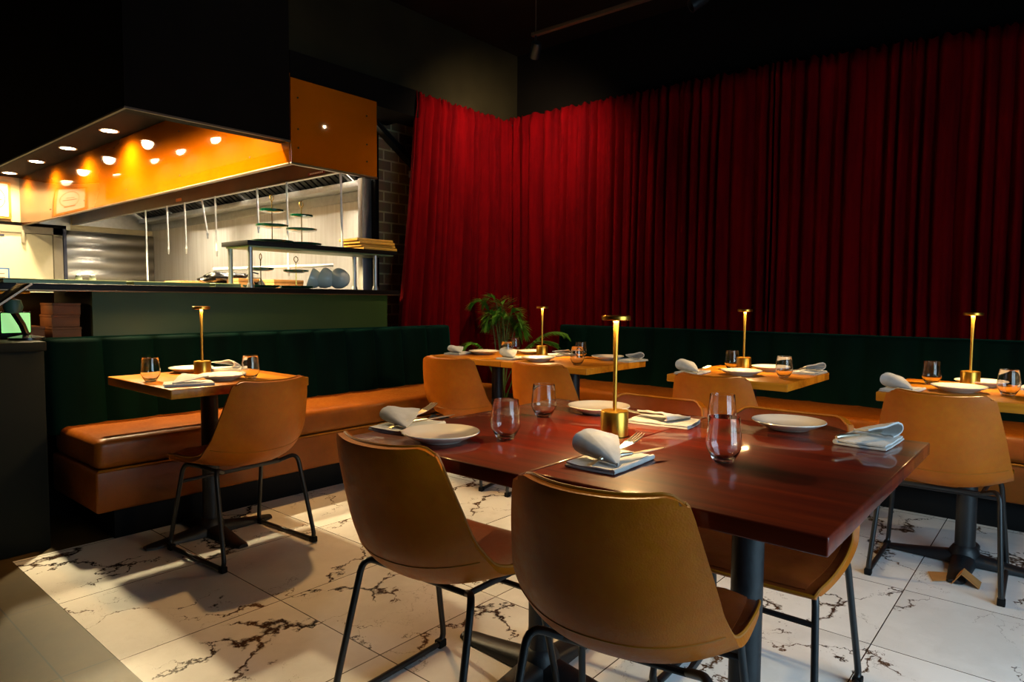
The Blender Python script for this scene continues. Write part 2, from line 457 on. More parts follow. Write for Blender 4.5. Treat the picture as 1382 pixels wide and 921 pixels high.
# ------------------------------------------------------------------ lights
def light(name, typ, loc, energy, col, parent=None, target=None, **kw):
    d = bpy.data.lights.new(name, typ); d.energy = energy; d.color = col
    for k, v in kw.items(): setattr(d, k, v)
    o = bpy.data.objects.new(name, d); COL.objects.link(o)
    o.location = loc
    if parent: o.parent = parent
    if target is not None:
        w = Vector(loc) + (parent.location if parent else Vector())
        o.rotation_euler = (Vector(target) - w).to_track_quat('-Z', 'Y').to_euler()
    return o
WARM = (1.0, 0.62, 0.28); NEUT = (1.0, 0.86, 0.66); DAY = (0.52, 0.79, 1.0)
light('daylight', 'AREA', ((WX0 + WX1) / 2, WY - .12, (WZ0 + WZ1) / 2), 72, DAY, target=((WX0 + WX1) / 2 + .5, .8, -.1), shape='RECTANGLE', size=WX1 - WX0, size_y=WZ1 - WZ0)
w = bpy.data.worlds.new('world'); SC.world = w; w.use_nodes = True
w.node_tree.nodes['Background'].inputs[0].default_value = (0.5, 0.7, 1, 1)
w.node_tree.nodes['Background'].inputs[1].default_value = 0.03

# recessed kitchen downlights
def downlight(x, y, label, e=115):
    t = thing('ceiling_light', label, 'light', (x, y, 2.575), 0, 'kitchen downlights')
    obj('trim_ring', lathe([(0.062, 0), (0.078, 0), (0.078, -0.006), (0.062, -0.004), (0.062, 0)], 24), 'off_white', t)
    obj('lens', lathe([(0, -0.001), (0.061, -0.001), (0.061, -0.0055), (0, -0.006)], 24), 'downlight_glow', t)
    light('bulb', 'SPOT', (0, 0, -0.02), e, (1.0, 0.78, 0.42), t, spot_size=2.9, spot_blend=0.8, shadow_soft_size=0.06)
ordn = ['nearest the pass', 'second from the pass', 'third from the pass', 'farthest from the pass']
for k, y in enumerate((6.52, 7.60, 8.61, 9.66)):
    downlight(2.24, y, 'round glowing downlight beside the amber panel, ' + ordn[k])
for k, y in enumerate((4.25, 5.03, 5.83, 6.65, 7.4, 8.9)):
    downlight(1.65, y, 'round downlight behind the black bulkhead, seen mirrored in the amber panel', (520, 640, 640, 500, 240, 110)[k])
# working light over the cooking line: strip fixtures inside the hood
def strip(y):
    t = thing('strip_light', 'pale strip light fixed inside the steel hood', 'light', (3.35, y, 2.555), 0, 'strip lights inside the hood')
    obj('housing', box((-.06, -.5, -.02), (.06, .5, 0.018), .006), 'white_enamel', t)
    light('tube_lamp', 'AREA', (0, 0, -.03), 320, (1.0, 0.87, 0.66), t, shape='RECTANGLE', size=.12, size_y=1.0)
for y in (4.9, 6.6, 8.3): strip(y)
# ------------------------------------------------------------------ kitchen
def amber():
    t = thing('hood_panel', 'long glossy amber panel hanging beside the kitchen downlights', 'panel', (2.41, 3.94, 2.0))
    obj('sheet', box((0, 0, 0), (0.012, 6.05, 0.574), .002), 'amber_acrylic', t)
    obj('edge_trim', box((-.006, 0, -.012), (0.02, 6.05, 0.002), .002), 'band_metal', t)
    for k in range(5):
        for z in (0.1, .45):
            obj('bolt', lathe([(0, .003), (.006, .002), (.007, 0), (0, 0)], 8), 'dark_steel', t, loc=(-.001, .5 + k * 1.1, z)).rotation_euler = (0, -PI / 2, 0)
    t = thing('hood_panel', 'square amber panel facing the dining room beside the brick', 'panel', (2.41, 3.915, 2.0))
    obj('sheet', box((0, 0, 0), (0.69, 0.012, 0.54), .002), 'amber_acrylic', t)
    obj('edge_trim', box((-.004, -.006, -.012), (0.69, .02, 0.002), .002), 'band_metal', t)
    for x in (.05, .6):
        for z in (0.1, .22, .42):
            obj('bolt', lathe([(0, .003), (.006, .002), (.007, 0), (0, 0)], 8), 'dark_steel', t, loc=(x, -.001, z)).rotation_euler = (PI / 2, 0, 0)
amber()
# steel corner post at the end of the pass
single('corner_post', box((3.305, 4.36, 0.0), (3.396, 4.42, 2.08), .004), 'steel', 'polished steel corner post between the kitchen opening and the brick', 'post')

def hood():
    t = thing('exhaust_hood', 'long stainless exhaust hood over the cooking line', 'hood', (2.95, 4.14, 2.05))
    L = 5.82
    obj('skirt', box((0, 0, 0), (0.012, L, 0.52), .002), 'band_metal', t)
    obj('end_panel', box((0.012, L - .012, 0), (0.98, L, .52), .002), 'steel', t)
    obj('lip', box((-.004, 0, -.006), (0.03, L, .004), .001), 'steel', t)
    # sloping filter bank, three bays
    for k in range(6):
        y0 = 0.1 + k * .95
        bm = bmesh.new()
        for j in range(9):
            yy = y0 + j * .1
            v = [(.30, .50), (.32, .515), (.86, .16), (.84, .145)]
            A = [bm.verts.new((x, yy, z)) for x, z in v]; B = [bm.verts.new((x, yy + .07, z)) for x, z in v]
            for i in range(4): bm.faces.new((A[i], A[(i + 1) % 4], B[(i + 1) % 4], B[i]))
            bm.faces.new(A[::-1]); bm.faces.new(B)
        obj('filter', bm, 'dark_steel', t, smooth=False)
        obj('filter_frame', box((-.34, 0, -.006), (.34, .88, .006), .002, mtx=Matrix.Translation((.6, y0 - .005, .345)) @ Matrix.Rotation(math.radians(33.5), 4, 'Y')), 'dark_steel', t)
    obj('gutter', box((.80, 0, .09), (.98, L - .02, .145), .004), 'steel', t)
    obj('back_panel', box((.968, 0, .0), (.98, L - .02, .09), .002), 'steel', t)
    # label stickers
    s = obj('sticker', box((-.003, .20, .012), (-.0005, .42, .034)), 'sticker_red', t)
    bm = bmesh.new()
    for k in range(8): add_box(bm, (-.0045, .225 + k * .022, .018), (-.0031, .240 + k * .022, .028))
    obj('lettering', bm, 'paper', s, smooth=False)
    obj('sticker', box((-.003, 2.62, .02), (-.0005, 2.74, .05)), 'seal_orange', t)
    return t
hood()
# vertical flat steel plates where the lighter patches show on the skirt
single('backsplash', box((2.88, 9.95, 0), (3.945, 9.995, 1.975), .002), 'ribbed_steel', 'horizontally ribbed stainless backsplash beside the far door', 'backsplash')
single('duct_panel', box((2.60, 9.955, 1.98), (2.935, 9.995, 2.5), .002), 'steel', 'bright stainless panel above the ribbed backsplash', 'panel')
rods = [(7.59, 1.31), (7.06, 1.61), (6.66, 1.60), (6.30, 1.72), (6.04, 1.55), (5.30, 1.72), (4.845, 1.35), (4.126, 1.5)]
names = ['farthest, by the ribbed backsplash', 'second from the ribbed backsplash', 'third from the ribbed backsplash', 'tilted one, fourth from the backsplash',
         'above the far corner of the pass shelf', 'short one before the tiered stands', 'just behind the taller tiered stand', 'above the wooden boards']
for k, (y, z) in enumerate(rods):
    t = thing('hanging_rod', 'thin pale rod hanging from the hood edge, ' + names[k], 'rod', (2.935, y, 2.045), 0, 'rods hanging from the hood')
    dx = .10 if k == 3 else .015
    obj('stem', tube([(0, 0, 0), (0, -dx, (z - 2.045))], .0085, 8), 'white_enamel', t)
    obj('tip', tube([(0, -dx, z - 2.045), (0, -dx * 1.05, z - 2.045 - .05)], [.012, .006], 8), 'steel', t)

# far door and wall things
t = thing('door_1', None, None, (1.6, 9.99, 0)); t['kind'] = 'structure'
obj('door_leaf', box((0, -.04, 0), (1.13, -.005, 1.90), .004), 'door_paint', t)
bm = bmesh.new()
add_box(bm, (1.135, -.06, 0), (1.235, 0, 1.99)); add_box(bm, (-.08, -.06, 1.905), (1.235, 0, 1.99)); add_box(bm, (-.08, -.06, 0), (-.01, 0, 1.99))
obj('door_frame', bm, 'door_frame_paint', t, smooth=False)
obj('door_closer', box((.80, -.075, 1.78), (.83, -.04, 1.93), .004), 'door_frame_paint', t)
obj('name_plate', box((.50, -.046, 1.85), (.63, -.04, 1.875), .001), 'slate_paint', t)
struct('trim_5', box((2.845, 9.93, 0), (2.88, 10, 1.99)), 'slate_paint', smooth=False)
struct('trim_6', box((1.5, 9.93, 1.99), (2.88, 10, 2.03)), 'black_paint', smooth=False)
t = thing('notice', 'paper notice with a blue border taped on the far door', 'notice', (1.98, 9.947, 1.20))
obj('border', box((0, -.003, 0), (.29, 0, .27)), 'blue_border', t)
obj('sheet', box((.018, -.005, .018), (.272, -.003, .252)), 'paper', t)
bm = bmesh.new()
for k in range(4): add_box(bm, (.05, -.0058, .06 + k * .045), (.24, -.005, .068 + k * .045))
obj('writing', bm, 'ink', t, smooth=False)
t = thing('framed_certificate', 'pale certificate with a round seal in a gilt frame on the cream wall', 'picture', (1.86, 9.99, 2.06))
obj('frame', box((0, -.03, 0), (.455, 0, .45), .005), 'picture_gilt', t)
obj('sheet', box((.03, -.035, .03), (.425, -.03, .42)), 'paper', t)
obj('seal', lathe([(.13, 0), (.14, 0), (.14, .003), (.13, .003), (.13, 0)], 24), 'seal_orange', t, loc=(.26, -.035, .24)).rotation_euler = (PI / 2, 0, 0)
bm = bmesh.new(); add_box(bm, (.16, -.037, .22), (.36, -.035, .235)); add_box(bm, (.18, -.037, .10), (.34, -.035, .125)); add_box(bm, (.2, -.037, .26), (.32, -.035, .27))
obj('writing', bm, 'ink', t, smooth=False)

# ------------------------------------------------------------------ service counter
CT = 1.187
t = thing('service_counter', 'green painted service counter behind the banquette', 'counter', (1.236, 3.9, 0))
obj('front_panel', box((0, 0, 0), (1.94, .03, 1.15), .002), 'counter_green', t)
obj('end_panel', box((0, .03, 0), (.03, .62, 1.15), .002), 'dark_counter', t)
obj('carcass', box((.03, .6, 0), (1.85, .63, 1.15), .002), 'dark_counter', t)
ctop = single('countertop', box((-.6, 3.885, 1.15), (3.28, 4.55, CT), .003), 'dark_counter', 'long black countertop running along the kitchen pass', 'countertop')
obj('edge_strip', box((-.6, 3.879, 1.149), (3.28, 3.884, 1.156), .001), 'band_metal', ctop)
# niche behind the station
t = thing('back_cabinet', 'low copper-backed cabinet under the countertop behind the tablet', 'cabinet', (0.0, 3.95, 0))
obj('base', box((-.6, .0, 0), (1.22, .55, .90), .004), 'dark_counter', t)
obj('back_panel', box((-.6, .50, .90), (1.22, .52, 1.145), .002), 'copper', t)
t = thing('strip_light', 'small warm strip light under the countertop in the copper-backed niche', 'light', (.72, 4.12, 1.148))
obj('housing', box((-.30, -.02, -.014), (.30, .02, .0015), .003), 'brass', t)
light('tube_lamp', 'AREA', (0, 0, -.018), 1.6, (1.0, .62, .24), t, shape='RECTANGLE', size=.56, size_y=.03)
t = thing('host_station', 'dark grey-green order station with a wooden ledge', 'station', (0.0, 3.45, 0))
obj('body', box((-.6, 0, 0), (.90, .44, .885), .004), 'station_paint', t)
obj('ledge', box((-.62, -.02, .885), (.905, .45, .925), .004), 'station_paint', t)
SZ = .925
# tablet on a stand
t = thing('tablet_stand', 'tilted order tablet on a dark swivel stand', 'tablet', (.76, 3.62, SZ))
R = Matrix.Rotation(math.radians(-38), 4, 'Y')
obj('tablet', box((-.19, -.10, -.006), (.13, .10, .008), .004, mtx=Matrix.Translation((.02, 0, .17)) @ R), 'black_plastic', t)
obj('tablet_edge', box((-.192, -.104, -.002), (.132, -.1, .006), .001, mtx=Matrix.Translation((.02, 0, .17)) @ R), 'off_white', t)
obj('mount', lathe([(0, -.03), (.03, -.026), (.038, 0), (.03, .03), (0, .036)], 16), 'terminal_green', t, loc=(.06, -.06, .15))
obj('arm', tube([(.06, -.04, .14), (.10, -.02, .07), (.12, 0, .02)], .014, 8), 'black_plastic', t)
obj('base', lathe([(0, 0), (.07, 0), (.07, .012), (.02, .022), (0, .022)], 20), 'black_plastic', t, loc=(.12, 0, 0))
t = thing('customer_display', 'small glowing green-white display below the tablet', 'display', (.86, 3.72, SZ))
obj('screen', box((-.05, -.004, .03), (.06, .0, .12), .003), 'screen_glow', t)
obj('housing', box((-.055, 0, 0), (.065, .02, .125), .004), 'black_plastic', t)
def carton(name, lo, size, label, mat='dark_cardboard', group='cartons in the niche', rz=0):
    t = thing(name, label, 'box', lo, rz, group)
    x, y, z = size
    obj('body', box((0, 0, 0), (x, y, z * .8), .002), mat, t)
    obj('lid', box((-.002, -.002, z * .8), (x + .002, y + .002, z), .002), mat, t)
    return t
nx = 1.075
carton('carton', (nx, 3.97, .90), (.13, .2, .065), 'brown carton at the bottom of the stack beside the green panel')
carton('carton', (nx + .002, 3.98, .966), (.125, .2, .062), 'striped brown carton in the middle of the stack beside the green panel')
carton('carton', (nx + .004, 3.97, 1.029), (.125, .2, .06), 'brown carton on top of the stack beside the green panel')
carton('carton', (.92, 4.0, .90), (.13, .2, .07), 'low brown carton standing alone behind the station')
t = thing('wire_basket', 'dark wire basket behind the glowing display', 'basket', (.86, 4.22, .90))
bm = bmesh.new()
for z in (.01, .05, .10, .14): add_tube(bm, rounded([(0, 0, z), (.16, 0, z), (.16, .14, z), (0, .14, z)], .02, 3, True), .004, 6, closed=True)
for k in range(6): add_tube(bm, [(.03 * k + .005, 0, 0), (.03 * k + .005, 0, .14)], .0025, 6)
for k in range(5): add_tube(bm, [(0.16, .03 * k + .01, 0), (.16, .03 * k + .01, .14)], .0025, 6)
obj('cage', bm, 'black_metal', t)
obj('handle', tube(rounded([(.02, .07, .14), (.04, .07, .21), (.12, .07, .21), (.14, .07, .14)], .03, 4), .004, 6), 'black_metal', t)

# sheet trays on the counter
for k, (x0, x1) in enumerate(((.35, .86), (.90, 1.46), (1.50, 1.93), (1.965, 2.13))):
    lab = ['shallow pale tray on the countertop above the tablet', 'shallow pale tray on the countertop above the stacked cartons',
           'long shallow green tray on the countertop, middle of the row', 'short green tray on the countertop next to the shelf post'][k]
    w_ = x1 - x0
    bm = bmesh.new()
    add_box(bm, (0, 0, 0), (w_, .40, .004))
    for lo, hi in (((0, 0, .004), (w_, .006, .022)), ((0, .394, .004), (w_, .40, .022)), ((0, .006, .004), (.006, .394, .022)), ((w_ - .006, .006, .004), (w_, .394, .022))):
        add_box(bm, lo, hi)
    t = thing('sheet_tray', lab, 'tray', (x0, 4.06, CT), 0, 'trays along the countertop')
    obj('pan', bm, 'tray_green', t, smooth=False)
    obj('rim', tube(rounded([(0, 0, .022), (w_, 0, .022), (w_, .4, .022), (0, .4, .022)], .01, 2, True), .004, 6, closed=True), 'tray_green', t)
for k, x in enumerate((1.315, 1.385)):
    t = thing('salt_shaker', ['white shaker on the tray, farther from the pass shelf', 'white shaker on the tray, nearer to the pass shelf'][k], 'shaker', (x, 4.35, CT + .004))
    obj('body', lathe([(0, 0), (.018, 0), (.02, .01), (.016, .04), (0, .04)], 16), 'white_ceramic', t)
    obj('cap', lathe([(0, .04), (.017, .04), (.014, .055), (0, .06)], 16), 'steel', t)

# pass shelf over the counter
def pass_shelf():
    t = thing('pass_shelf', 'black pass shelf on steel posts above the countertop', 'shelf', (2.13, 3.97, CT))
    obj('shelf_top', box((0, 0, .268), (1.20, .34, .298), .002), 'dark_counter', t)
    obj('under_panel', box((.02, .02, .258), (1.18, .32, .2675), .001), 'tray_green', t)
    for x, y in ((.035, .035), (.035, .29), (1.02, .29), (1.02, .035)):
        p = obj('post', tube([(x, y, .003), (x, y, .257)], .015, 14), 'steel', t)
        obj('foot_flange', lathe([(0, 0), (.024, 0), (.024, .006), (.018, .03), (0, .03)], 14), 'steel', p, loc=(x, y, 0))
pass_shelf()
ST = CT + .298
def cake_stand(x, y, z, radii, hts, label, handle_h):
    t = thing('tiered_stand', label, 'cake stand', (x, y, z), random.random(), 'green tiered stands')
    for r, h in zip(radii, hts):
        obj('plate', lathe([(0, h), (r * .6, h), (r * .97, h + .008), (r, h + .020), (r - .004, h + .021), (r * .9, h + .012), (0, h + .008)], 28), 'green_glaze', t)
    top = handle_h
    obj('rod', tube([(0, 0, 0.002), (0, 0, top - .05)], .0035, 8), 'gold', t)
    pts = [(0, 0, top - .05), (.006, 0, top - .04), (.017, 0, top - .026), (.014, 0, top - .010), (.004, 0, top - .004), (0, 0, top), (-.004, 0, top - .004), (-.014, 0, top - .010), (-.017, 0, top - .026), (-.006, 0, top - .04)]
    obj('handle', tube(pts, .0032, 6, closed=True), 'gold', t)
cake_stand(2.385, 4.12, ST, (.135, .105, .078), (0.0, .105, .205), 'green three-tier stand with brass rod on the pass shelf, farther from the boards', .325)
cake_stand(2.62, 4.14, ST, (.135, .105, .078), (0.0, .10, .195), 'green three-tier stand with brass rod on the pass shelf, beside the boards', .31)
cake_stand(2.31, 4.14, CT, (.115, .085), (0.0, .115), 'green two-tier stand under the pass shelf near its two close posts', .23)
cake_stand(2.56, 4.12, CT, (.115, .085), (0.0, .11), 'green two-tier stand under the pass shelf beside the white bowls', .225)
# wooden boards
for k, (dx, dy, rz) in enumerate(((0.0, 0, .02), (-.015, .01, .0), (-.035, .0, -.03), (-.05, .01, -.05))):
    lab = ['lowest of the four wooden boards stacked on the pass shelf', 'second wooden board from the bottom of the stack on the pass shelf',
           'third wooden board from the bottom of the stack on the pass shelf', 'topmost of the four wooden boards stacked on the pass shelf'][k]
    single('serving_board', box((0, 0, 0), (.32, .24, .0195), .004), 'board_wood', lab, 'board', (3.03 + dx, 3.985 + dy, ST + .0003 + k * .02), rz, 'boards stacked on the pass shelf')
# bowls stacked on their side
for k in range(3):
    prof = [(0, 0), (.03, 0), (.055, .02), (.072, .055), (.077, .085), (.073, .085), (.068, .056), (.052, .025), (.028, .006), (0, .006)]
    d = (Vector((-.10, .95, .12)), Vector((-.48, .84, .26)), Vector((-.78, .58, .34)))[k].normalized()
    p = Vector((2.925 - .056 * k, 4.055 + .072 * k, CT + .073 - .008 * k))
    o = single('soup_bowl', lathe(prof, 32), 'white_ceramic', ['leaning white bowl nearest the room under the pass shelf', 'middle one of three leaning white bowls under the pass shelf',
               'innermost leaning white bowl under the pass shelf'][k], 'bowl', p, 0, 'bowls leaning under the pass shelf')
    o.rotation_euler = d.to_track_quat('Z', 'Y').to_euler()
# things behind on the cook line
single('prep_table', box((2.4, 4.75, .0), (3.0, 9.0, 1.14), .004), 'steel', 'long steel prep table behind the service counter', 'table')
PZ = 1.14
carton('carton', (2.42, 5.0, PZ), (.30, .34, .085), 'flat tan carton behind the two close shelf posts', 'cardboard', 'cartons on the prep table')
carton('carton', (2.50, 4.80, PZ), (.16, .18, .13), 'tan carton behind the lower tiered stand', 'cardboard', 'cartons on the prep table')
carton('carton', (2.80, 4.82, PZ), (.26, .2, .13), 'tan carton behind the leaning white bowls', 'cardboard', 'cartons on the prep table')
carton('carton', (2.40, 5.55, PZ), (.24, .3, .12), 'open tan carton farthest along the prep table', 'cardboard', 'cartons on the prep table')
t = thing('wrapped_bundle', 'glossy black plastic bundle lying on the tan carton', 'bundle', (2.57, 5.15, PZ + .086))
def lump(u, v):
    a = u * 2 * PI; b = v * PI
    p = Vector((math.sin(b) * math.cos(a), math.sin(b) * math.sin(a), -math.cos(b)))
    k = 1 + .28 * noise.noise(p * 2.6 + Vector((3, 1, 7)))
    return Vector((p.x * .17 * k, p.y * .20 * k, max(0, (p.z * .06 * k + .045))))
bm = grid(lump, 28, 14); bmesh.ops.remove_doubles(bm, verts=bm.verts, dist=1e-4)
obj('wrap', bm, 'black_plastic', t)
obj('tie', tube([(.12, -.1, .07), (.16, -.14, .10), (.2, -.15, .09)], .006, 6), 'black_plastic', t)
t = thing('steel_scoop_bin', 'slanted steel bin between the tan cartons', 'bin', (2.66, 4.80, 1.14))
single('shelf_rail', tube([(2.55, 5.3, 1.35), (3.3, 4.75, 1.40)], .014, 10), 'white_enamel', 'pale tube rail crossing behind the white bowls', 'rail')
v = [(0, 0), (.12, 0), (.02, .14), (-.06, .14)]
bm = bmesh.new(); A = [bm.verts.new((x, 0, z)) for x, z in v]; B = [bm.verts.new((x, .08, z)) for x, z in v]
for i in range(4): bm.faces.new((A[i], A[(i + 1) % 4], B[(i + 1) % 4], B[i]))
bm.faces.new(A[::-1]); bm.faces.new(B); bmesh.ops.bevel(bm, geom=bm.edges[:], offset=.005, segments=2, affect='EDGES')
obj('body', bm, 'steel', t)
obj('knob', lathe([(0, -.008), (.01, 0), (0, .01)], 10), 'gold', t, loc=(0.0, -.01, .12))

# ------------------------------------------------------------------ banquettes
def cushion(lo, hi, r=.03):
    return box(lo, hi, r, 5)
def channel_back(L, n, lean, h0, h1, th):
    """channelled back: runs along +x, faces -y, channels bulge"""
    def f(u, v):
        x = u * L
        ph = (u * n) % 1.0
        bul = .030 * (abs(math.sin(PI * u * n)) ** .5)
        # v: 0 bottom front -> .75 top front -> 1 top back
        if v < .78:
            q = v / .78; z = h0 + (h1 - h0 - .02) * q; y = lean * q - bul
        elif v < .92:
            a = (v - .78) / .14 * PI / 2; z = h1 - .02 + .02 * math.sin(a); y = lean - bul * math.cos(a) + (1 - math.cos(a)) * .025
        else:
            q = (v - .92) / .08; z = h1; y = lean + .025 + (th - lean - .025) * q
        return Vector((x, y, z))
    bm = grid(f, n * 10, 26)
    # close back, ends and bottom
    def rail(u): return [f(u, j / 26) for j in range(27)]
    for u in (0, 1):
        pts = rail(u) + [Vector((u * L, th, h0))]
        bm.faces.new([bm.verts.new(p) for p in (pts if u == 0 else pts[::-1])])
    quad(bm, [(0, th, h0), (L, th, h0), (L, th, h1), (0, th, h1)])
    quad(bm, [(0, 0, h0), (L, 0, h0), (L, th, h0), (0, th, h0)])
    bmesh.ops.remove_doubles(bm, verts=bm.verts, dist=1e-4)
    return bm
def bench(name, label, loc, rz, L, nback, back_x0, back_x1, seats):
    t = thing('banquette', label, 'bench', loc, rz)
    # local: x along the wall, y from front (0) to the back
    obj('plinth', box((.10, .09, 0), (L - .03, .6, .155), .002), 'rubber', t)
    obj('seat_base', box((0, .0, .155), (L, .60, .345), .012, 3), 'bench_leather', t)
    obj('welt', tube([(.01, -.002, .347), (L - .01, -.002, .347)], .005, 6), 'piping_leather', t)
    k0 = 0
    for k1 in seats:
        obj('seat_cushion', cushion((k0 + .001, -.006, .349), (k1 - .001, .56, .488), .035), 'bench_leather', t)
        k0 = k1
    obj('backrest', channel_back(back_x1 - back_x0, nback, .05, .45, .918, .13), 'green_velvet', t, loc=(back_x0, .49, 0), angle=60)
    return t
bench('banquette', 'tan leather banquette with green channelled back against the counter', (1.03, 3.275, 0), 0, 2.74, 11, -.03, 2.70, (2.74,))
# curtain side bench: local x runs along -Y of the room
bench('banquette', 'tan leather banquette with green channelled back under the long curtain', (3.985, 3.30, 0), -PI / 2, 4.6, 16, 0.0, 4.6, (4.6,))

# ------------------------------------------------------------------ curtains
def curtain(p0, p1, z0, z1f, seed, nrm, flare0=0.0, dens=1.0, amp=.058):
    """pleated cloth from p0 to p1 (x, y); nrm is the room side"""
    p0, p1, nrm = Vector(p0 + (0,)), Vector(p1 + (0,)), Vector(nrm + (0,))
    L = (p1 - p0).length; d = (p1 - p0) / L
    N = int(L / .008); K = 26
    rnd = random.Random(seed)
    # uneven pleat phase
    ph = [0.0]
    for i in range(N):
        s = i / N * L
        ph.append(ph[-1] + (L / N) * 2 * PI / (.080 / dens) * (1 + .85 * noise.noise(Vector((s * 4.3 + seed, seed * 1.7, 0)))))
    bm = bmesh.new(); V = []
    for i in range(N + 1):
        s = i / N * L; col = []
        for k in range(K + 1):
            q = k / K                                        # 0 top, 1 bottom
            sway = .035 * noise.noise(Vector((s * 1.3 + 5 * seed, q * 1.2, 2.2))) * q
            a = ph[i] + 2.2 * noise.noise(Vector((s * 1.1 + seed, q * 1.5, 9.1))) * q
            w_ = 1.9 * abs(math.cos(a * .5)) ** .55 - 1.15 + .30 * math.sin(1.37 * a + 1.3 + q) + .55 * noise.noise(Vector((s * 6 + seed, q * 1.4, 4.0)))
            A = amp * (.55 + .45 * min(1, q * 6)) * (.8 + .5 * noise.noise(Vector((s * 1.9, 3.3 + seed, q))))
            z = z1f(s) + (z0 - z1f(s)) * q
            if k < 2: z += .010 * math.sin(ph[i] * 1.7) + .012 * noise.noise(Vector((s * 14, seed, 0)))
            if k in (1, 2): w_ += .35 * noise.noise(Vector((s * 24, q * 9, seed)))
            fl = flare0 * q * max(0, 1 - s / .9)
            p = p0 + d * (s + sway - fl) + nrm * (A * w_ + (.012 if k == 1 else 0))
            col.append(bm.verts.new((p.x, p.y, z)))
        V.append(col)
    for i in range(N):
        for k in range(K): bm.faces.new((V[i][k], V[i + 1][k], V[i + 1][k + 1], V[i][k + 1]))
    return solid(bm, .004)
single('curtain', curtain((3.50, 3.962), (4.63, 3.962), .04, lambda s: 2.715, 3, (0, -1), .27), 'red_velvet', 'short red velvet curtain beside the brick, catching the spotlight', 'curtain', angle=180)
single('curtain', curtain((4.70, 4.0), (4.70, 1.645), .04, lambda s: 2.765 - .012 * s, 8, (-1, 0)), 'red_velvet', 'long red velvet curtain starting at the room corner behind the plant', 'curtain', angle=180)
single('curtain', curtain((4.70, 1.625), (4.70, -1.36), .04, lambda s: 2.735 - .05 * s, 14, (-1, 0)), 'red_velvet', 'long dim red velvet curtain behind the two single tables', 'curtain', angle=180)
t = thing('curtain_rod', 'thin dark rod carrying the short curtain by the brick', 'curtain rod', (0, 0, 0))
obj('pole', tube([(3.44, 3.985, 2.70), (4.74, 3.985, 2.70)], .009, 8), 'black_metal', t)
obj('finial', lathe([(0, -.02), (.018, -.008), (.02, 0), (.012, .014), (0, .018)], 12), 'black_metal', t, loc=(3.43, 3.985, 2.70))
t = thing('curtain_rod', 'thin dark rod carrying the long curtains', 'curtain rod', (0, 0, 0))
obj('pole', tube([(4.765, 3.95, 2.74), (4.765, 1.6, 2.715), (4.765, -1.38, 2.56)], .009, 8), 'black_metal', t)
obj('finial', lathe([(0, -.02), (.018, -.008), (.02, 0), (.012, .014), (0, .018)], 12), 'black_metal', t, loc=(4.765, -1.39, 2.56))

